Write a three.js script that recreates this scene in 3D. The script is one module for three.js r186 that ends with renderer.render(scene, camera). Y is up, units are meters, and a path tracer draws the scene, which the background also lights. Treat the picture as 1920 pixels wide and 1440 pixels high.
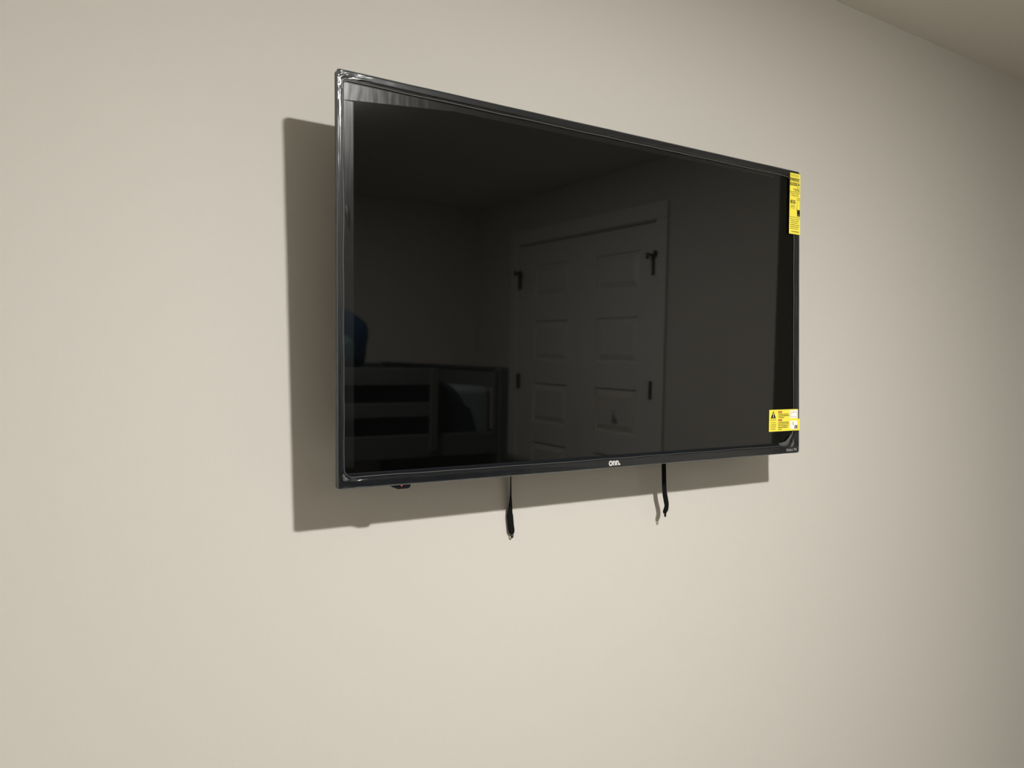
import * as THREE from 'three';
import { RoundedBoxGeometry } from 'three/addons/geometries/RoundedBoxGeometry.js';
import { RectAreaLightUniformsLib } from 'three/addons/lights/RectAreaLightUniformsLib.js';
import { ImprovedNoise } from 'three/addons/math/ImprovedNoise.js';
import { mergeGeometries } from 'three/addons/utils/BufferGeometryUtils.js';
import { FontLoader } from 'three/addons/loaders/FontLoader.js';
import { TextGeometry } from 'three/addons/geometries/TextGeometry.js';

// ---------------------------------------------------------------- camera, light, exposure
const scene = new THREE.Scene();
scene.background = new THREE.Color(0x000000);
const FOCAL = 1466.9;                                   // pixels in a 1920 x 1440 frame
const camera = new THREE.PerspectiveCamera(THREE.MathUtils.radToDeg(2 * Math.atan(720 / FOCAL)), 4 / 3, 0.05, 30);
camera.position.set(-1.0008, 1.348, 1.2751);
camera.rotation.order = 'YXZ';
camera.rotation.set(0.02467, -0.58422, -0.02164);
scene.add(camera);

const CEILING = 2.44;
const LAMP = new THREE.Vector3(-0.03, 2.412, 1.90);     // downlight in the middle of the ceiling
const LAMP_COLOR = new THREE.Color().setRGB(1.0, 0.985, 0.955);
RectAreaLightUniformsLib.init();
const lampLight = new THREE.RectAreaLight(LAMP_COLOR, 2650, 0.10, 0.10);
lampLight.position.copy(LAMP);
lampLight.lookAt(LAMP.x, 0, LAMP.z + 1e-5);
lampLight.castShadow = true;
scene.add(lampLight);
const lampSpill = new THREE.PointLight(LAMP_COLOR, 2.0, 0, 2);   // sideways spill of the same lamp's slightly domed lens
lampSpill.position.set(LAMP.x, LAMP.y - 0.012, LAMP.z);
lampSpill.castShadow = true; lampSpill.shadow.radius = 2;
scene.add(lampSpill);

const renderer = new THREE.WebGLRenderer({ antialias: true });
renderer.toneMapping = THREE.LinearToneMapping;
renderer.toneMappingExposure = 0.985;
renderer.shadowMap.enabled = true;

// ---------------------------------------------------------------- helpers
const perlin = new ImprovedNoise();
const noise = (x, y = 0, z = 0) => perlin.noise(x + 31.7, y + 11.3, z + 7.9);
let seed = 1234567;
const rnd = () => { seed = (seed * 1664525 + 1013904223) >>> 0; return seed / 4294967296; };
const lin = (r, g, b) => new THREE.Color().setRGB(r, g, b);
const std = o => new THREE.MeshStandardMaterial(o);
const phys = o => new THREE.MeshPhysicalMaterial(o);
function tag(o, label, category, kind, group) {
  o.userData.label = label; if (category) o.userData.category = category;
  if (kind) o.userData.kind = kind; if (group) o.userData.group = group;
  return o;
}
function mesh(name, geometry, material, parent, at) {
  const m = new THREE.Mesh(geometry, material); m.name = name;
  m.castShadow = true; m.receiveShadow = true;
  if (at) m.position.set(...at);
  (parent || scene).add(m); return m;
}
function group(name, at) { const g = new THREE.Group(); g.name = name; if (at) g.position.set(...at); scene.add(g); return g; }
function slab(x0, x1, y0, y1, z0, z1, r = 0) {          // box between limits, edges rounded by r
  const w = x1 - x0, h = y1 - y0, d = z1 - z0;
  const g = r ? new RoundedBoxGeometry(w, h, d, 2, r) : new THREE.BoxGeometry(w, h, d);
  g.translate((x0 + x1) / 2, (y0 + y1) / 2, (z0 + z1) / 2); return g;
}
function grid(nu, nv, fn) {                              // surface fn(i/nu, j/nv) -> [x, y, z]
  const pos = [], uv = [], idx = [];
  for (let j = 0; j <= nv; j++) for (let i = 0; i <= nu; i++) { pos.push(...fn(i / nu, j / nv)); uv.push(i / nu, j / nv); }
  for (let j = 0; j < nv; j++) for (let i = 0; i < nu; i++) {
    const a = j * (nu + 1) + i, b = a + 1, c = a + nu + 1, d = c + 1; idx.push(a, b, d, a, d, c);
  }
  const g = new THREE.BufferGeometry();
  g.setAttribute('position', new THREE.Float32BufferAttribute(pos, 3));
  g.setAttribute('uv', new THREE.Float32BufferAttribute(uv, 2));
  g.setIndex(idx); g.computeVertexNormals(); return g;
}
function reliefTexture(size, layers) {                   // tiling grey relief from random value noise
  const acc = new Float32Array(size * size);
  for (const [cells, amp] of layers) {
    const v = Array.from({ length: cells * cells }, rnd);
    for (let y = 0; y < size; y++) for (let x = 0; x < size; x++) {
      const fx = x / size * cells, fy = y / size * cells, ix = Math.floor(fx), iy = Math.floor(fy);
      let tx = fx - ix, ty = fy - iy; tx = tx * tx * (3 - 2 * tx); ty = ty * ty * (3 - 2 * ty);
      const q = (a, b) => v[((b % cells) * cells) + (a % cells)];
      acc[y * size + x] += amp * ((q(ix, iy) * (1 - tx) + q(ix + 1, iy) * tx) * (1 - ty) + (q(ix, iy + 1) * (1 - tx) + q(ix + 1, iy + 1) * tx) * ty);
    }
  }
  const total = layers.reduce((s, l) => s + l[1], 0), data = new Uint8Array(size * size * 4);
  for (let i = 0; i < size * size; i++) { const c = Math.round(255 * acc[i] / total); data.set([c, c, c, 255], i * 4); }
  const t = new THREE.DataTexture(data, size, size); t.wrapS = t.wrapT = THREE.RepeatWrapping;
  t.magFilter = THREE.LinearFilter; t.minFilter = THREE.LinearMipmapLinearFilter; t.generateMipmaps = true; t.needsUpdate = true;
  return t;
}
function metricUV(g, s) {                                // box-mapped uv in metres / s
  const p = g.attributes.position, n = g.attributes.normal, uv = new Float32Array(p.count * 2);
  for (let i = 0; i < p.count; i++) {
    const ax = Math.abs(n.getX(i)), ay = Math.abs(n.getY(i)), az = Math.abs(n.getZ(i));
    let u, v;
    if (az >= ax && az >= ay) { u = p.getX(i); v = p.getY(i); } else if (ax >= ay) { u = p.getZ(i); v = p.getY(i); } else { u = p.getX(i); v = p.getZ(i); }
    uv[2 * i] = u / s; uv[2 * i + 1] = v / s;
  }
  g.setAttribute('uv', new THREE.BufferAttribute(uv, 2)); return g;
}

// ---------------------------------------------------------------- materials
const stipple = reliefTexture(512, [[180, 1], [90, 1.2], [40, 0.5]]);
const pile = reliefTexture(512, [[250, 1.5], [120, 1], [16, 0.3]]);
const M = {
  wall: std({ color: lin(0.62, 0.592, 0.540), roughness: 0.8, bumpMap: stipple, bumpScale: 0.00012 }),
  ceiling: std({ color: lin(0.70, 0.665, 0.60), roughness: 0.95, bumpMap: stipple, bumpScale: 0.0005 }),
  carpet: std({ color: lin(0.32, 0.295, 0.255), roughness: 1, bumpMap: pile, bumpScale: 0.004 }),
  trim: std({ color: lin(0.74, 0.72, 0.66), roughness: 0.4 }),
  hinge: std({ color: lin(0.02, 0.018, 0.016), roughness: 0.45, metalness: 0.6 }),
  bezel: phys({ color: lin(0.005, 0.006, 0.008), roughness: 0.45, specularIntensity: 0.25 }),
  screen: phys({ color: lin(0.0012, 0.0013, 0.0012), roughness: 0.03, ior: 1.46 }),
  backShell: std({ color: lin(0.012, 0.012, 0.013), roughness: 0.6 }),
  film: phys({ color: 0xffffff, transmission: 1, thickness: 0, roughness: 0.15, ior: 1.5, specularIntensity: 0.85 }),
  filmHazy: phys({ color: 0xffffff, transmission: 1, thickness: 0, roughness: 0.25, ior: 1.5, specularIntensity: 0.21 }),
  filmMilky: phys({ color: lin(0.07, 0.076, 0.073), roughness: 0.4 }),
  steel: std({ color: lin(0.02, 0.02, 0.022), roughness: 0.5, metalness: 0.4 }),
  strap: phys({ color: lin(0.004, 0.0045, 0.005), roughness: 0.9, specularIntensity: 0.3 }),
  print: std({ color: lin(0.72, 0.72, 0.70), roughness: 0.5 }),
  greyPrint: std({ color: lin(0.30, 0.30, 0.29), roughness: 0.5 }),
  bedPaint: std({ color: lin(0.085, 0.09, 0.085), roughness: 0.5 }),
  bedDark: std({ color: lin(0.03, 0.03, 0.035), roughness: 0.6 }),
  sheet: std({ color: lin(0.15, 0.185, 0.185), roughness: 0.9 }),
  navy: std({ color: lin(0.006, 0.010, 0.022), roughness: 0.95 }),
  navyPillow: std({ color: lin(0.012, 0.045, 0.10), roughness: 0.95 }),
  tealPillow: std({ color: lin(0.06, 0.17, 0.19), roughness: 0.95 }),
  lampTrim: std({ color: lin(0.75, 0.75, 0.73), roughness: 0.4 }),
  lampLens: std({ color: lin(0.8, 0.8, 0.78), emissive: LAMP_COLOR, emissiveIntensity: 6, roughness: 0.4 }),
};

// ---------------------------------------------------------------- the room
const X0 = -2.25, X1 = 1.82, XA = 3.0, ZF = 3.80, ZC = 1.20, T = 0.12;   // side wall ends at ZC, a recess opens beside the screen wall
function structure(name, geoms, material, label, category) {
  const g = geoms.length > 1 ? mergeGeometries(geoms.map(q => q.index ? q.toNonIndexed() : q)) : geoms[0];
  return tag(mesh(name, metricUV(g, 0.6), material), label, category, 'structure');
}
structure('floor', [slab(X0 - T, XA + T, -0.1, 0, -T, ZF + T)], M.carpet, 'beige carpeted bedroom floor', 'floor');
structure('ceiling', [slab(X0 - T, XA + T, CEILING, CEILING + 0.1, -T, ZF + T)], M.ceiling, 'flat matte ceiling above the television wall', 'ceiling');
structure('wall_back', [slab(X0 - T, XA + T, 0, CEILING, -T, 0)], M.wall, 'plain warm greige painted wall the television hangs on', 'wall');
structure('wall_left', [slab(X0 - T, X0, 0, CEILING, 0, ZF)], M.wall, 'greige side wall opposite the closet', 'wall');
structure('wall_front', [slab(X0 - T, XA + T, 0, CEILING, ZF, ZF + T)], M.wall, 'greige wall behind the raised bed', 'wall');
const DZ0 = 1.955, DZ1 = 3.225, DTOP = 2.128;            // closet opening in the side wall
structure('wall_right', [slab(X1, X1 + T, 0, CEILING, ZC, DZ0 - 0.02), slab(X1, X1 + T, 0, CEILING, DZ1 + 0.02, ZF), slab(X1, X1 + T, DTOP + 0.02, CEILING, DZ0 - 0.02, DZ1 + 0.02)],
  M.wall, 'greige wall holding the white closet doors', 'wall');
structure('wall_recess', [slab(X1 + T, XA, 0, CEILING, ZC, ZC + T)], M.wall, 'shaded return wall behind the closet corner', 'wall');
structure('wall_end', [slab(XA, XA + T, 0, CEILING, 0, ZF)], M.wall, 'greige end wall of the entry recess', 'wall');
structure('baseboard_back', [slab(X0, XA, 0, 0.09, 0, 0.014, 0.003)], M.trim, 'white baseboard below the television', 'baseboard');
structure('baseboard_left', [slab(X0, X0 + 0.014, 0, 0.09, 0.014, ZF, 0.003)], M.trim, 'white baseboard along the wall opposite the closet', 'baseboard');
structure('baseboard_front', [slab(X0 + 0.014, X1, 0, 0.09, ZF - 0.014, ZF, 0.003)], M.trim, 'white baseboard behind the raised bed', 'baseboard');

// closet: casing, jamb and two five-panel doors
{
  const c = tag(group('trim_1'), 'white painted casing around the closet doors', 'door casing', 'structure');
  const cx0 = X1 - 0.018, w = 0.088;
  mesh('side_casing', slab(cx0, X1, 0, DTOP + 0.012, DZ0 - w, DZ0 - 0.008, 0.004), M.trim, c);
  mesh('side_casing', slab(cx0, X1, 0, DTOP + 0.012, DZ1 + 0.008, DZ1 + w, 0.004), M.trim, c);
  mesh('head_casing', slab(cx0, X1, DTOP + 0.012, DTOP + 0.098, DZ0 - w, DZ1 + w, 0.004), M.trim, c);
  mesh('jamb', slab(X1, X1 + T, 0, DTOP + 0.02, DZ0 - 0.02, DZ0 - 0.003), M.trim, c);
  mesh('jamb', slab(X1, X1 + T, 0, DTOP + 0.02, DZ1 + 0.003, DZ1 + 0.02), M.trim, c);
  mesh('head_jamb', slab(X1, X1 + T, DTOP + 0.007, DTOP + 0.02, DZ0 - 0.003, DZ1 + 0.003), M.trim, c);
}
const ROWS = [[0.24, 0.49], [0.625, 0.885], [1.008, 1.257], [1.397, 1.648], [1.797, 1.998]];
function smudgeMap() {                                   // a grey hand mark on the paint of one panel
  const cv = document.createElement('canvas'); cv.width = cv.height = 128; const k = cv.getContext('2d');
  k.fillStyle = '#ded9d0'; k.fillRect(0, 0, 128, 128); k.fillStyle = 'rgba(70,66,60,0.55)';
  for (const [x, y, r] of [[64, 88, 7], [66, 78, 5], [67, 66, 3], [60, 98, 5], [69, 95, 4], [57, 92, 3]]) { k.beginPath(); k.arc(x, y, r, 0, 7); k.fill(); }
  const t = new THREE.CanvasTexture(cv); t.colorSpace = THREE.SRGBColorSpace; return t;
}
function panelGeometry(w, h) {                           // raised field: recessed border, bevel, flat centre (faces +z)
  const rings = [[0, 0], [0.005, -0.015], [0.013, -0.015], [0.044, -0.002]], pos = [], idx = [], uv = [];
  for (const [i, z] of rings) for (const [sx, sy] of [[-1, -1], [1, -1], [1, 1], [-1, 1]]) {
    const x = sx * (w / 2 - i), y = sy * (h / 2 - i); pos.push(x, y, z); uv.push(x / w + 0.5, y / h + 0.5);
  }
  for (let r = 0; r < rings.length - 1; r++) for (let k = 0; k < 4; k++) {
    const a = r * 4 + k, b = r * 4 + (k + 1) % 4, c = a + 4, d = b + 4; idx.push(a, b, d, a, d, c);
  }
  const o = (rings.length - 1) * 4; idx.push(o, o + 1, o + 2, o, o + 2, o + 3);
  let g = new THREE.BufferGeometry();
  g.setAttribute('position', new THREE.Float32BufferAttribute(pos, 3));
  g.setAttribute('uv', new THREE.Float32BufferAttribute(uv, 2));
  g.setIndex(idx); g = g.toNonIndexed(); g.computeVertexNormals(); return g;
}
function closetDoor(name, z0, z1, pz0, pz1, hingeZ, side, label, smudge) {
  const d = tag(group(name), label, 'closet door', 'structure');
  const xf = X1 + 0.002, xb = X1 + 0.037, y0 = 0.012, y1 = DTOP;
  mesh('stile', slab(xf, xb, y0, y1, z0, pz0), M.trim, d);
  mesh('stile', slab(xf, xb, y0, y1, pz1, z1), M.trim, d);
  let y = y0;
  for (const [a, b] of [...ROWS, [y1, y1]]) { mesh('rail', slab(xf, xb, y, a, pz0, pz1), M.trim, d); y = b; }
  for (const [a, b] of ROWS) {
    const mat = smudge && a > 1 && a < 1.1 ? std({ map: smudgeMap(), roughness: 0.4 }) : M.trim;
    const p = mesh('panel', panelGeometry(pz1 - pz0, b - a), mat, d, [xf, (a + b) / 2, (pz0 + pz1) / 2]);
    p.rotation.y = -Math.PI / 2;
  }
  for (const hy of [0.25, 1.262, 1.902]) {
    const barrel = new THREE.CylinderGeometry(0.0075, 0.0075, 0.095, 12); barrel.translate(X1 - 0.012, hy, hingeZ);
    const leaf = slab(X1 - 0.010, X1 + 0.001, hy - 0.045, hy + 0.045, hingeZ - 0.012, hingeZ + 0.012);
    const h = tag(mesh('hinge', mergeGeometries([barrel, leaf]), M.hinge, d), 'dark bronze hinge');
    if (hy > 1.8) {                                      // hinge-pin door stop with two padded arms
      const arm = new THREE.CylinderGeometry(0.006, 0.006, 0.075, 10); arm.rotateX(Math.PI / 2 - 0.25 * side); arm.translate(X1 - 0.026, hy + 0.056, hingeZ);
      const pad = new THREE.SphereGeometry(0.012, 12, 8); pad.translate(X1 - 0.026, hy + 0.056 + 0.009 * side, hingeZ - 0.03);
      const pad2 = new THREE.SphereGeometry(0.010, 12, 8); pad2.translate(X1 - 0.026, hy + 0.056 - 0.009 * side, hingeZ + 0.03);
      tag(mesh('door_stop', mergeGeometries([arm, pad, pad2]), M.hinge, h), 'dark hinge-pin door stop');
    }
  }
}
closetDoor('door_1', DZ0, 2.5895, 2.085, 2.442, 1.967, 1, 'white five-panel closet door leaf with a grey smudge, by the recess corner', true);
closetDoor('door_2', 2.5905, DZ1, 2.705, 3.062, 3.218, -1, 'white five-panel closet door leaf next to the raised bed', false);

// ---------------------------------------------------------------- ceiling downlight
{
  const l = tag(group('ceiling_light', [LAMP.x, CEILING, LAMP.z]), 'small round white downlight in the middle of the ceiling', 'ceiling light');
  const pts = [[0.058, -0.001], [0.075, -0.001], [0.080, -0.006], [0.078, -0.012], [0.066, -0.018], [0.060, -0.018], [0.058, -0.001]].map(q => new THREE.Vector2(...q));
  mesh('trim_ring', new THREE.LatheGeometry(pts, 48), M.lampTrim, l);
  const lens = new THREE.CylinderGeometry(0.058, 0.058, 0.006, 48); lens.translate(0, -0.014, 0);
  mesh('lens', lens, M.lampLens, l);
}

// ---------------------------------------------------------------- television
const TVW = 1.119, TVH = 0.650, TV_AT = [0, 1.54478, 0.12788];
const tv = tag(group('television', TV_AT), 'large black flat television still in clear film, tilted forward on the wall', 'television');
tv.rotation.order = 'YXZ'; tv.rotation.set(0.03765, -0.0054, 0);
function roundRect(x0, x1, y0, y1, [tl, tr, br, bl], P = THREE.Shape) {
  const s = new P();
  s.moveTo(x0 + bl, y0); s.lineTo(x1 - br, y0); s.absarc(x1 - br, y0 + br, br, -Math.PI / 2, 0);
  s.lineTo(x1, y1 - tr); s.absarc(x1 - tr, y1 - tr, tr, 0, Math.PI / 2);
  s.lineTo(x0 + tl, y1); s.absarc(x0 + tl, y1 - tl, tl, Math.PI / 2, Math.PI);
  s.lineTo(x0, y0 + bl); s.absarc(x0 + bl, y0 + bl, bl, Math.PI, 1.5 * Math.PI);
  return s;
}
const HW = TVW / 2, HH = TVH / 2;
{
  const b = 0.0008, s = roundRect(-HW + b, HW - b, -HH + b, HH - b, [0.005, 0.005, 0.004, 0.004]);
  s.holes.push(roundRect(-0.549, 0.549, -0.302, 0.3155, [0.002, 0.002, 0.002, 0.002], THREE.Path));
  const g = new THREE.ExtrudeGeometry(s, { depth: 0.0084, bevelEnabled: true, bevelSize: b, bevelThickness: b, bevelSegments: 3, curveSegments: 10 });
  g.translate(0, 0, -0.0092);
  tag(mesh('bezel', g, M.bezel, tv), 'slim glossy black bezel');
}
tag(mesh('screen', slab(-0.550, 0.550, -0.303, 0.3165, -0.006, -0.0018), M.screen, tv), 'dark glossy screen mirroring the room');
{
  const back = new THREE.ExtrudeGeometry(roundRect(-HW + 0.035, HW - 0.035, -HH + 0.012, HH - 0.012, [0.01, 0.01, 0.01, 0.01]), { depth: 0.012, bevelEnabled: true, bevelSize: 0.004, bevelThickness: 0.006, bevelSegments: 3 });
  back.translate(0, 0, -0.0265);
  mesh('back_shell', back, M.backShell, tv);
  mesh('electronics_housing', slab(-0.42, 0.42, -0.295, 0.13, -0.068, -0.030, 0.012), M.backShell, tv);
}
{ // infrared receiver window below the bottom edge
  const s = new THREE.Shape([[-0.474, -0.3245], [-0.459, -0.3305], [-0.456, -0.3318], [-0.438, -0.3318], [-0.4355, -0.3300], [-0.4330, -0.3245]].map(q => new THREE.Vector2(...q)));
  const g = new THREE.ExtrudeGeometry(s, { depth: 0.010, bevelEnabled: true, bevelSize: 0.0005, bevelThickness: 0.0005, bevelSegments: 2 }); g.translate(0, 0, -0.013);
  const ir = tag(mesh('receiver_window', g, M.bezel, tv), 'small dark receiver window with a red standby light');
  const led = new THREE.SphereGeometry(0.0014, 12, 8); led.translate(-0.4505, -0.3268, -0.0022);
  tag(mesh('standby_light', led, std({ color: lin(0.3, 0.02, 0.02), emissive: lin(1, 0.05, 0.06), emissiveIntensity: 0.6, roughness: 0.4 }), ir), 'glowing red standby light');
}
// printed marks on the bottom bezel
const font = await new FontLoader().loadAsync('fonts/droid/droid_sans_bold.typeface.json');
function printed(name, text, x0, x1, y0, height, z, label, material) {
  const g = new TextGeometry(text, { font, size: height, depth: 0.0002, curveSegments: 8, bevelEnabled: false });
  g.computeBoundingBox(); const b = g.boundingBox; g.translate(-b.min.x, -b.min.y, 0);
  g.scale((x1 - x0) / (b.max.x - b.min.x), height / (b.max.y - b.min.y), 1); g.translate(x0, y0, z);
  return tag(mesh(name, g, material, tv), label);
}
{ // logo: round o, two arched n, a dot (millimetres)
  const n = x => { const q = new THREE.Shape(); q.moveTo(x, 0); q.lineTo(x, 9.0); q.lineTo(x + 3.6, 9.0); q.absarc(x + 3.6, 5.6, 3.4, Math.PI / 2, 0, true); q.lineTo(x + 7, 0); q.lineTo(x + 4.7, 0); q.lineTo(x + 4.7, 5.5); q.absarc(x + 3.5, 5.5, 1.2, 0, Math.PI, false); q.lineTo(x + 2.3, 0); q.lineTo(x, 0); return q; };
  const o = new THREE.Shape(); o.absellipse(4.8, 4.5, 4.8, 5.1, 0, Math.PI * 2); const h = new THREE.Path(); h.absellipse(4.8, 4.5, 2.2, 2.6, 0, Math.PI * 2, true); o.holes.push(h);
  const d = new THREE.Shape(); d.absarc(27.2, 1.7, 1.7, 0, Math.PI * 2);
  const g = new THREE.ExtrudeGeometry([o, n(10.2), n(17.9), d], { depth: 0.2, bevelEnabled: false, curveSegments: 20 }); g.scale(0.001, 0.001, 0.001); g.translate(-0.0148, -0.3215, 0.0001);
  tag(mesh('logo', g, M.print, tv), 'white printed logo reading onn.');
}
printed('mark', 'Roku TV', 0.5160, 0.5520, -0.3212, 0.0066, 0.0001, 'small grey print in the corner of the bezel', M.greyPrint);

// clear film: a wrinkled sleeve round the bezel that runs down to the glass
function rimPoints(x0, x1, y0, y1, [tl, tr, br, bl], nx, ny, nc) {
  const out = [];
  const line = (a, b, n) => { for (let i = 0; i < n; i++) out.push([a[0] + (b[0] - a[0]) * i / n, a[1] + (b[1] - a[1]) * i / n]); };
  const arc = (cx, cy, r, a0) => { for (let i = 0; i < nc; i++) { const a = a0 + Math.PI / 2 * i / nc; out.push([cx + r * Math.cos(a), cy + r * Math.sin(a)]); } };
  line([x0 + bl, y0], [x1 - br, y0], nx); arc(x1 - br, y0 + br, br, -Math.PI / 2);
  line([x1, y0 + br], [x1, y1 - tr], ny); arc(x1 - tr, y1 - tr, tr, 0);
  line([x1 - tr, y1], [x0 + tl, y1], nx); arc(x0 + tl, y1 - tl, tl, Math.PI / 2);
  line([x0, y1 - tl], [x0, y0 + bl], ny); arc(x0 + bl, y0 + bl, bl, Math.PI);
  out.push(out[0]); return out;
}
{
  const A = rimPoints(-HW, HW, -HH, HH, [0.005, 0.005, 0.004, 0.004], 420, 240, 14);
  const B = rimPoints(-0.5490, 0.5420, -0.3075, 0.3100, [0.008, 0.030, 0.048, 0.014], 420, 240, 14);
  const prof = [[0, 0.0006, -0.0105], [0, 0.0012, -0.0040], [0, 0.0010, 0.0001], [0.04, 0, 0.0009], [0.20, 0, 0.0011], [0.45, 0, 0.0011], [0.70, 0, 0.0009], [1, 0, -0.0012]];
  const curve = new THREE.CatmullRomCurve3(prof.map(q => new THREE.Vector3(q[0], q[1] * 100, q[2] * 100)));
  const N = A.length - 1, K = 56;
  const g = grid(N, K, (u, v) => {
    const i = Math.round(u * N), a = A[i], b = B[i], q = curve.getPoint(v);
    const corner = 1 - Math.min(1, Math.hypot(HW - Math.abs(a[0]), HH - Math.abs(a[1])) / 0.07);
    const w = Math.min(1, Math.max(0, q.x / 0.08)) * Math.min(1, Math.max(0, (1 - q.x) / 0.15));
    const px = a[0], py = a[1], span = Math.hypot(b[0] - a[0], b[1] - a[1]), m = q.x * span;
    const ridge = 0.00005 * Math.sin(m * 800 + 2.5 * noise(px * 7, py * 7, 2)) + 0.00034 * noise(px * 32, py * 32, m * 50) + 0.0012 * Math.exp(-Math.pow((q.x - 0.88) / 0.05, 2)) + 0.0005 * Math.exp(-Math.pow((q.x - 0.07) / 0.04, 2));
    const crumple = corner * (0.0007 * noise(px * 60 + m * 120, py * 60 - m * 150, 5) + 0.0003 * corner * noise(px * 170, py * 170, m * 300));
    const out = q.y / 100, nx = Math.abs(a[0]) > HW - 0.004 ? Math.sign(a[0]) : 0, ny = Math.abs(a[1]) > HH - 0.004 ? Math.sign(a[1]) : 0;
    return [a[0] + (b[0] - a[0]) * q.x + nx * out, a[1] + (b[1] - a[1]) * q.x + ny * out, q.z / 100 + w * Math.max(-0.0005, ridge + crumple)];
  });
  tag(mesh('film_sleeve', g, M.film, tv), 'clear crinkled protective film wrapped over the bezel');
  // milky seams where the film is creased: along the glass and round the outer edge
  const seam = (pts, z, r, wob) => {
    const c = new THREE.CatmullRomCurve3(pts.slice(0, -1).filter((q, i) => i % 3 === 0).map(([x, y]) => new THREE.Vector3(x + wob * noise(x * 12, y * 12, 1), y + wob * noise(x * 12, y * 12, 6), z)), true);
    return new THREE.TubeGeometry(c, 900, r, 8, true);
  };
  tag(mesh('film_seam', seam(B, -0.0008, 0.0010, 0.0012), M.filmMilky, tv), 'milky crease of the film along the glass');
  tag(mesh('film_seam', seam(A, 0.0002, 0.0007, 0.0004), M.filmMilky, tv), 'milky crease of the film round the outer edge');
  const fold = (cx, cy, r0, r1, a0, a1, z0) => grid(40, 8, (u, v) => { const a = a0 + (a1 - a0) * u, w = Math.sin(Math.PI * Math.min(1, Math.max(0, u * 0.94 + 0.03))), r = r0 + (r1 - r0) * v * w + 0.002 * noise(u * 5, v * 2, 3); return [cx + r * Math.cos(a), cy + r * Math.sin(a), z0 + 0.0012 * Math.sin(Math.PI * v) + 0.0003 * noise(u * 9, v * 4, 1)]; });
  tag(mesh('film_fold', fold(0.494, -0.2595, 0.0415, 0.053, -1.75, -0.52, 0.0004), M.filmMilky, tv), 'grey folded corner of the film');
  tag(mesh('film_fold', fold(0.520, -0.2990, 0.0150, 0.022, -1.0, 0.45, 0.0015), M.filmMilky, tv), 'small crumpled flap of the film');
  tag(mesh('film_fold', fold(-0.5385, -0.2975, 0.0120, 0.0185, -2.9, -1.75, 0.0014), M.filmMilky, tv), 'small crumpled flap of the film');
  // loose folded-over margins of the film lying on the glass
  const bubble = (x, y, cx, cy, rx, ry, ang) => { const c = Math.cos(ang), s = Math.sin(ang), u = ((x - cx) * c + (y - cy) * s) / rx, w = (-(x - cx) * s + (y - cy) * c) / ry, e = u * u + w * w; return e < 1 ? (1 - e) * (1 - e) : 0; };
  const side = grid(24, 420, (u, v) => {
    const y = -0.292 + v * 0.571, x = -0.5475 + u * 0.0155;
    return [x, y, -0.0012 + 0.00010 * (1 + noise(x * 60, y * 18, 2)) + 0.00004 * noise(x * 300, y * 14, 6) + 0.0007 * bubble(x, y, -0.5415, 0.098, 0.0045, 0.022, 0.08) + 0.0010 * bubble(x, y, -0.5385, -0.005, 0.0045, 0.048, 0.07)];
  });
  tag(mesh('film_margin', side, M.filmHazy, tv), 'hazy folded film margin along one side of the screen');
  const top = grid(420, 30, (u, v) => {
    const x = -0.547 + u * 1.02, low = 0.2800 + 0.0165 * Math.min(1, Math.max(0, u / 0.19)) + 0.004 * u, y = 0.3070 + (low - 0.3070) * v;
    return [x, y, -0.0012 + 0.00012 * (1 + noise(x * 110, y * 25, 4)) + 0.00010 * noise(x * 330, y * 30, 8) + 0.0006 * bubble(x, y, -0.322, 0.2975, 0.012, 0.004, 0)];
  });
  tag(mesh('film_margin', top, M.filmHazy, tv), 'hazy folded film margin along the top of the screen');
}
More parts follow.
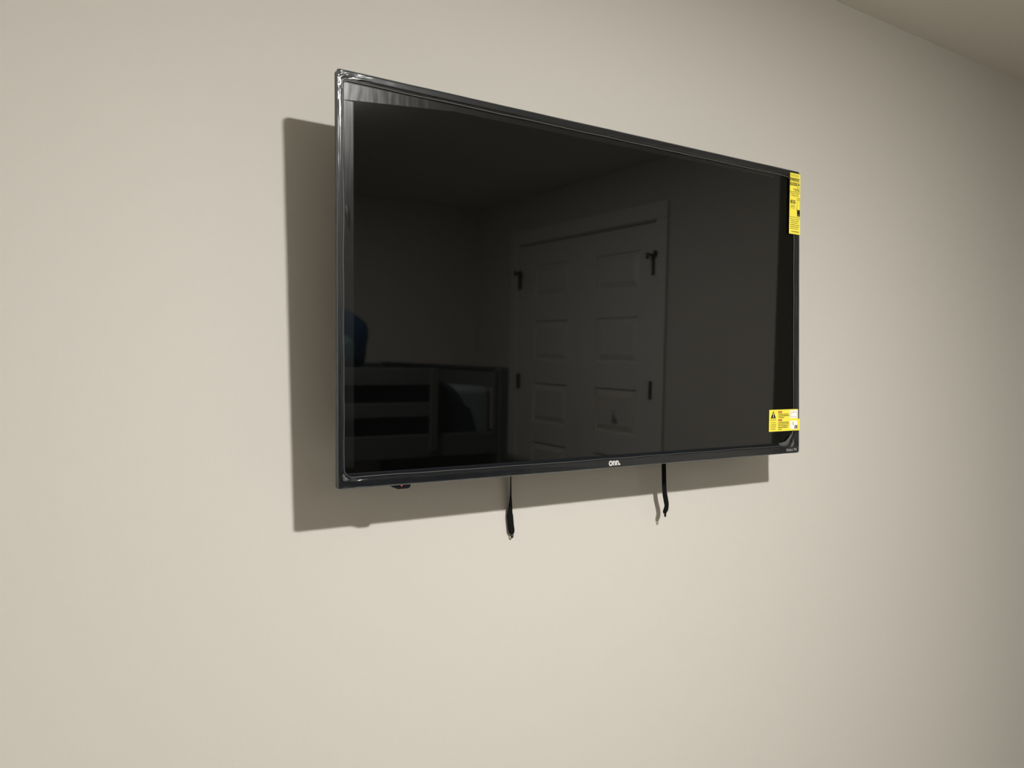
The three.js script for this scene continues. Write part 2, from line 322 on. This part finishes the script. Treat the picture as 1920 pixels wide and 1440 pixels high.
// stickers
function canvas(w, h, draw) {
  const cv = document.createElement('canvas'); cv.width = w; cv.height = h; draw(cv.getContext('2d'), w, h);
  const t = new THREE.CanvasTexture(cv); t.colorSpace = THREE.SRGBColorSpace; t.anisotropy = 8; return t;
}
function words(k, x0, x1, y, h) {                        // a line of print too fine to read
  let x = x0; while (x < x1 - 4) { const w = Math.min(x1 - x, 14 + rnd() * 34); k.fillRect(x, y - h * (0.35 + 0.2 * rnd()), w, h * (0.7 + 0.3 * rnd())); x += w + 7; }
}
const YELLOW = '#f4e44e', INK = '#15130a';
const energy = canvas(384, 1408, (k, w, h) => {
  k.fillStyle = YELLOW; k.fillRect(0, 0, w, h); k.fillStyle = INK;
  k.fillRect(0, 0, w, 8);
  k.globalAlpha = 0.55; words(k, 30, w - 40, 48, 12); words(k, 40, w - 60, 78, 12); k.globalAlpha = 1;
  k.font = 'bold 96px sans-serif'; k.textAlign = 'left'; k.textBaseline = 'alphabetic';
  const fit = (s, x, y, wd, size) => { k.font = 'bold ' + size + 'px sans-serif'; const m = k.measureText(s).width; k.save(); k.translate(x, y); k.scale(wd / m, 1); k.lineWidth = 5; k.strokeStyle = INK; k.fillText(s, 0, 0); k.strokeText(s, 0, 0); k.restore(); };
  fit('ENERGY', 26, 188, 320, 96); fit('GUIDE', 26, 294, 262, 100);
  k.fillRect(322, 170, 14, 90); k.beginPath(); k.moveTo(298, 246); k.lineTo(360, 246); k.lineTo(329, 300); k.fill();
  words(k, 260, 366, 330, 12); words(k, 130, 356, 374, 20); words(k, 180, 356, 408, 18);
  k.fillRect(0, 432, w, 9);
  k.textAlign = 'center'; k.font = 'bold 42px sans-serif'; k.fillText('Estimated Yearly', 190, 488, 290); k.fillText('Energy Cost', 190, 534, 230);
  k.textAlign = 'left'; fit('$32', 38, 704, 172, 100);
  k.globalAlpha = 0.8; words(k, 60, 190, 752, 16); words(k, 54, 200, 784, 16); words(k, 60, 110, 818, 16); words(k, 130, 170, 818, 16); k.globalAlpha = 1;
  k.beginPath(); k.moveTo(232, 812); k.lineTo(258, 826); k.lineTo(232, 840); k.fill();
  k.strokeStyle = INK; k.lineWidth = 5; k.strokeRect(268, 560, 100, 400); words(k, 280, 356, 590, 14); words(k, 280, 356, 618, 14);
  k.fillRect(268, 838, 100, 150); k.fillStyle = '#8a8470'; words(k, 284, 352, 950, 16); words(k, 284, 352, 974, 12); k.fillStyle = INK;
  k.fillRect(0, 1014, w, 9);
  k.globalAlpha = 0.7; for (let i = 0; i < 6; i++) words(k, 36, 350 - 26 * (i % 3), 1064 + i * 44, 17); k.globalAlpha = 1; words(k, 70, 330, 1352, 22);
});
const caution = canvas(1024, 512, (k, w, h) => {
  k.fillStyle = YELLOW; k.fillRect(0, 0, w, h); k.fillStyle = INK;
  k.beginPath(); k.moveTo(150, 26); k.lineTo(234, 202); k.lineTo(60, 202); k.fill();
  k.fillStyle = '#f4efc0'; k.beginPath(); k.moveTo(136, 82); k.lineTo(164, 82); k.lineTo(157, 142); k.lineTo(143, 142); k.fill(); k.beginPath(); k.arc(150, 168, 15, 0, 7); k.fill();
  k.fillStyle = INK; k.textAlign = 'center'; k.font = 'bold 34px sans-serif'; k.fillText('IMPORTANT', 148, 252, 206);
  k.globalAlpha = 0.8; k.fillStyle = '#4d4300';
  for (const [a, b, y] of [[60, 240, 300], [76, 240, 344], [50, 250, 384], [56, 232, 424], [60, 214, 462]]) words(k, a, b, y, 18);
  k.globalAlpha = 1;
  for (const y of [36, 226]) { k.fillStyle = '#a63322'; k.fillRect(312, y, 130, 48); k.fillStyle = '#f0c9a0'; words(k, 326, 428, y + 26, 18); }
  k.fillStyle = '#463c00';
  for (const [a, b, y] of [[318, 680, 112], [318, 684, 150], [318, 508, 188], [316, 676, 302], [312, 682, 344], [312, 660, 382], [316, 640, 422], [316, 440, 462]]) words(k, a, b, y, 22);
  k.fillStyle = '#f4f0e4'; k.fillRect(716, 22, 244, 194); k.fillRect(716, 276, 220, 196);
  k.strokeStyle = '#8c8896'; k.lineWidth = 7; k.beginPath(); k.moveTo(738, 76); k.lineTo(930, 76); k.moveTo(738, 180); k.lineTo(930, 180); k.moveTo(744, 76); k.lineTo(744, 180); k.moveTo(922, 76); k.lineTo(922, 180); k.stroke();
  k.fillStyle = '#a9a5b4'; k.beginPath(); k.moveTo(800, 76); k.lineTo(836, 56); k.lineTo(860, 76); k.fill();
  k.fillStyle = '#9fb09a'; k.fillRect(806, 300, 24, 80); k.fillStyle = '#8f8b9c'; k.fillRect(850, 380, 90, 88); k.fillStyle = '#1b1a18'; k.beginPath(); k.moveTo(884, 432); k.lineTo(930, 392); k.lineTo(930, 440); k.fill();
});
function sticker(name, left, right, y0, y1, x0, x1, rows, map, label, flat) {   // thin sheet stuck on the glass, bending up over the film on the bezel
  const lift = x => flat ? 0.0024 - 0.0006 * THREE.MathUtils.smoothstep(0.54 - x, 0, 0.02) : -0.0008 + 0.0027 * THREE.MathUtils.smoothstep(x, 0.535, 0.551);
  const ys = []; for (let j = 0; j <= 24; j++) ys.push(y0 + (y1 - y0) * j / 24);
  for (const r of rows) ys.push(r - 1e-5, r + 1e-5);
  ys.sort((p, q) => p - q);
  const side = t => { const g = grid(40, ys.length - 1, (u, v) => { const y = ys[Math.round(v * (ys.length - 1))], x = left(y) + (right(y) - left(y)) * u; return [x, y, lift(x) + t]; });
    const p = g.attributes.position, uv = g.attributes.uv; for (let i = 0; i < p.count; i++) uv.setXY(i, (p.getX(i) - x0) / (x1 - x0), (p.getY(i) - y0) / (y1 - y0)); return g; };
  const under = side(0); under.index.array.reverse(); under.computeVertexNormals();
  return tag(mesh(name, mergeGeometries([side(0.00018), under]), std({ map, roughness: 0.55 }), tv), label);
}
const mixY = (y, ya, va, yb, vb) => va + (vb - va) * (y - ya) / (yb - ya);
sticker('energy_label', y => mixY(y, 0.1793, 0.5210, 0.3205, 0.5248), y => mixY(y, 0.1793, 0.5603, 0.3205, 0.5610), 0.1793, 0.3205, 0.5215, 0.5610, [], energy, 'tall yellow energy label with a 32 dollar yearly cost', true);
sticker('caution_label', y => mixY(y, -0.2740, 0.4548, -0.2245, 0.4562), y => y > -0.2468 ? 0.5540 : 0.5608, -0.2740, -0.2245, 0.4548, 0.5608, [-0.2468], caution, 'wide yellow caution label with a black warning triangle');

// ---------------------------------------------------------------- wall mount behind the television
{
  const m = tag(group('television_wall_mount', [0, TV_AT[1], 0]), 'black steel wall mount hidden behind the television', 'wall mount');
  mesh('wall_rail', slab(-0.26, 0.26, 0.06, 0.10, 0, 0.014, 0.002), M.steel, m);
  mesh('wall_rail', slab(-0.26, 0.26, -0.10, -0.06, 0, 0.014, 0.002), M.steel, m);
  mesh('wall_plate', slab(-0.02, 0.02, -0.06, 0.06, 0, 0.010, 0.002), M.steel, m);
  for (const sx of [-1, 1]) { const a = mesh('bracket_arm', slab(sx * 0.2 - 0.014, sx * 0.2 + 0.014, -0.21, 0.21, -0.016, 0.016, 0.002), M.steel, m, [0, 0, 0.034]); a.rotation.x = 0.03765; }
}
function strapSweep(pts) {                               // flat webbing: [x, y, z, half width, half thickness, turn]
  const n = 70, cs = [0, 1, 2, 3, 4].map(c => new THREE.CatmullRomCurve3(pts.map(q => c === 0 ? new THREE.Vector3(q[0], q[1], q[2]) : c === 1 ? new THREE.Vector3(q[3], q[4], q[5]) : new THREE.Vector3()), false, 'centripetal'));
  const ring = 12;
  const g = grid(ring, n, (u, v) => {
    const p = cs[0].getPoint(v), k = cs[1].getPoint(v), a = u * 2 * Math.PI;
    const ca = Math.cos(a), sa = Math.sin(a), wx = Math.sign(ca) * Math.pow(Math.abs(ca), 0.5) * k.x, tz = Math.sign(sa) * Math.pow(Math.abs(sa), 0.5) * k.y;
    const c = Math.cos(k.z), s = Math.sin(k.z);
    return [p.x + wx * c + tz * s, p.y, p.z - wx * s + tz * c];
  });
  return g;
}
function pullStrap(pts, tip, label) {
  const s = tag(group('pull_strap', [pts[pts.length - 1][0], tip[1], pts[pts.length - 1][2]]), label, 'strap');
  const g = strapSweep(pts); g.translate(-s.position.x, -s.position.y, -s.position.z);
  mesh('webbing', g, M.strap, s);
  const loop = new THREE.TorusGeometry(0.0030, 0.0013, 8, 20); loop.scale(0.9, 1.25, 1); loop.rotateY(tip[3]); loop.translate(tip[0] - s.position.x, 0, tip[2] - s.position.z);
  mesh('end_loop', loop, M.strap, s);
}
pullStrap([[-0.1720, 1.300, 0.013, 0.0065, 0.0011, 0.98], [-0.1722, 1.208, 0.0105, 0.0065, 0.0011, 0.98], [-0.1718, 1.172, 0.0085, 0.0065, 0.0011, 0.86], [-0.1722, 1.150, 0.0070, 0.0065, 0.0012, 0.50], [-0.1728, 1.136, 0.0060, 0.0063, 0.0014, 0.15], [-0.1727, 1.131, 0.0058, 0.0068, 0.0022, 0.05], [-0.1715, 1.115, 0.0058, 0.0066, 0.0022, 0.02], [-0.1700, 1.1005, 0.0058, 0.0062, 0.0022, 0.0], [-0.1692, 1.0965, 0.0058, 0.0046, 0.0018, 0.0]],
  [-0.1690, 1.0930, 0.0058, 0.3], 'twisted black pull strap hanging below the receiver side of the television');
pullStrap([[0.2060, 1.300, 0.040, 0.0062, 0.0012, 0], [0.2085, 1.205, 0.036, 0.0062, 0.0012, 0], [0.2125, 1.150, 0.032, 0.0062, 0.0013, 0], [0.2180, 1.129, 0.030, 0.0066, 0.0022, 0.1], [0.2195, 1.118, 0.030, 0.0062, 0.0026, 0.2], [0.2155, 1.104, 0.029, 0.0050, 0.0024, 0.1], [0.2145, 1.1015, 0.029, 0.0040, 0.0020, 0.1]],
  [0.2155, 1.0985, 0.029, 0.3], 'flat black pull strap with a bent end hanging below the logo side of the television');

// ---------------------------------------------------------------- raised bed in the corner (seen mirrored in the screen)
const BX0 = -0.98, BX1 = 1.138, BZ0 = 2.275, BZ1 = 3.775, BXC = 0.08, BZC = 3.02;
{
  const b = tag(group('loft_bed', [BXC, 0, BZC]), 'grey painted wooden raised bed with slatted guard rail in the corner', 'bed');
  const put = (name, g, m = M.bedPaint) => { g.translate(-BXC, 0, -BZC); return mesh(name, g, m, b); };
  for (const [x, z] of [[BX0, BZ0], [BX1 - 0.050, BZ0], [BX0, BZ1 - 0.050], [BX1 - 0.050, BZ1 - 0.050]]) put('post', slab(x, x + 0.050, 0, 1.366, z, z + 0.050, 0.004));
  put('guard_rail', slab(BX0 + 0.050, 0.738, 1.280, 1.360, BZ0 + 0.016, BZ0 + 0.036, 0.003));
  put('guard_rail', slab(BX0 + 0.050, 0.738, 1.130, 1.196, BZ0 + 0.016, BZ0 + 0.036, 0.003));
  put('side_rail', slab(BX0 + 0.050, BX1 - 0.050, 0.936, 1.044, BZ0 + 0.014, BZ0 + 0.040, 0.003));
  put('guard_upright', slab(0.700, 0.738, 0.966, 1.360, BZ0 - 0.006, BZ0 + 0.0135, 0.003));
  put('corner_batten', slab(BX1 - 0.0755, BX1 - 0.0505, 1.0445, 1.350, BZ0 + 0.016, BZ0 + 0.036, 0.003));
  put('side_rail', slab(BX0 + 0.050, BX1 - 0.050, 0.936, 1.044, BZ1 - 0.040, BZ1 - 0.014, 0.003));
  put('guard_rail', slab(BX0 + 0.050, BX1 - 0.050, 1.280, 1.360, BZ1 - 0.036, BZ1 - 0.016, 0.003));
  for (const x of [BX0, BX1 - 0.050]) {
    put('end_board', slab(x + 0.012, x + 0.038, 1.262, 1.350, BZ0 + 0.050, BZ1 - 0.050, 0.003));
    put('end_board', slab(x + 0.012, x + 0.038, 0.936, 1.044, BZ0 + 0.050, BZ1 - 0.050, 0.003));
    put('end_panel', slab(x + 0.016, x + 0.034, 0.56, 0.9355, BZ0 + 0.050, BZ1 - 0.050));
    put('end_board', slab(x + 0.012, x + 0.038, 0.20, 0.30, BZ0 + 0.050, BZ1 - 0.050, 0.003));
    tag(put('end_cap', slab(x + 0.002, x + 0.048, 1.350, 1.368, BZ0 + 0.050, BZ1 - 0.050, 0.003), M.bedDark), 'dark cap on the end board');
  }
  for (let i = 0; i < 14; i++) put('base_slat', slab(BX0 + 0.08 + i * 0.142, BX0 + 0.15 + i * 0.142, 0.955, 0.975, BZ0 + 0.040, BZ1 - 0.040, 0.003));
}
tag(mesh('mattress', slab(BX0 + 0.07, 1.080, 0.9755, 1.270, BZ0 + 0.055, BZ1 - 0.06, 0.040), M.sheet), 'thick mattress in a pale grey-green sheet on the raised bed', 'mattress');
{ // navy blanket lying on the mattress and hanging over its front face
  const zf = BZ0 + 0.046;
  const path = new THREE.CatmullRomCurve3([[0, 1.32, 3.70], [0, 1.33, 3.3], [0, 1.325, 2.70], [0, 1.325, 2.45], [0, 1.300, 2.345], [0, 1.22, zf], [0, 1.12, zf], [0, 1.047, zf]].map(q => new THREE.Vector3(...q)));
  const hem = [[0.999, 0.992], [1.036, 0.980], [1.149, 0.947], [1.222, 0.922], [1.282, 0.885], [1.318, 0.830], [1.40, 0.800]];
  const edge = (y, z) => {
    if (z > 2.5) return 0.80;
    let k = 0; while (k < hem.length - 2 && y > hem[k + 1][0]) k++;
    const [ya, xa] = hem[k], [yb, xb] = hem[k + 1];
    return 0.80 + (xa + (xb - xa) * (y - ya) / (yb - ya) - 0.80) * (1 - THREE.MathUtils.smoothstep(z, 2.36, 2.5));
  };
  const g = grid(160, 110, (u, v) => {
    const p = path.getPoint(v), e = edge(p.y, p.z), x = BX0 + 0.08 + (e - BX0 - 0.08) * u;
    const end = Math.max(0, (u - 0.93) / 0.07), drop = 0.055 * end * end * end;
    const front = Math.min(1, Math.max(0, (v - 0.70) / 0.10));
    const n1 = noise(x * 6, v * 7, 1) * 0.014 + noise(x * 17, v * 12, 2) * 0.005, hump = 0;
    return [x, p.y + (1 - front) * (n1 - drop + hump), p.z + front * Math.min(0.004 - 0.5 * Math.abs(n1), 0.006) * 0.6 + front * drop * 0.0];
  });
  tag(mesh('blanket', g, phys({ color: M.navy.color, roughness: 0.95, sheen: 0.3, sheenRoughness: 0.6, side: THREE.DoubleSide })), 'dark navy blanket spread over the mattress and hanging over its side', 'blanket');
}
function pillow(name, w, h, d, material, at, rot, label) {
  const s = new THREE.SphereGeometry(1, 48, 32), p = s.attributes.position, v = new THREE.Vector3();
  for (let i = 0; i < p.count; i++) {
    v.fromBufferAttribute(p, i);
    const q = e => Math.sign(e) * Math.pow(Math.abs(e), 0.52), r = 1 + 0.05 * noise(v.x * 3 + at[0] * 5, v.y * 3, v.z * 3);
    p.setXYZ(i, q(v.x) * (1 - 0.20 * v.y) * w / 2 * r, q(v.y) * h / 2 * r, v.z * d / 2 * r);
  }
  s.computeVertexNormals(); const m = mesh(name, s, material, null, at); m.rotation.set(...rot);
  return tag(m, label, 'pillow', null, 'pillows on the raised bed');
}
pillow('bed_pillow', 0.60, 0.33, 0.20, M.navyPillow, [0.345, 1.518, 2.95], [-0.30, 0.1, -0.10], 'dark blue pillow propped upright on the raised bed');
pillow('bed_pillow_001', 0.48, 0.19, 0.13, M.tealPillow, [0.255, 1.450, 2.74], [-0.30, 0.05, -0.05], 'smaller teal pillow leaning against the dark blue pillow');

renderer.render(scene, camera);
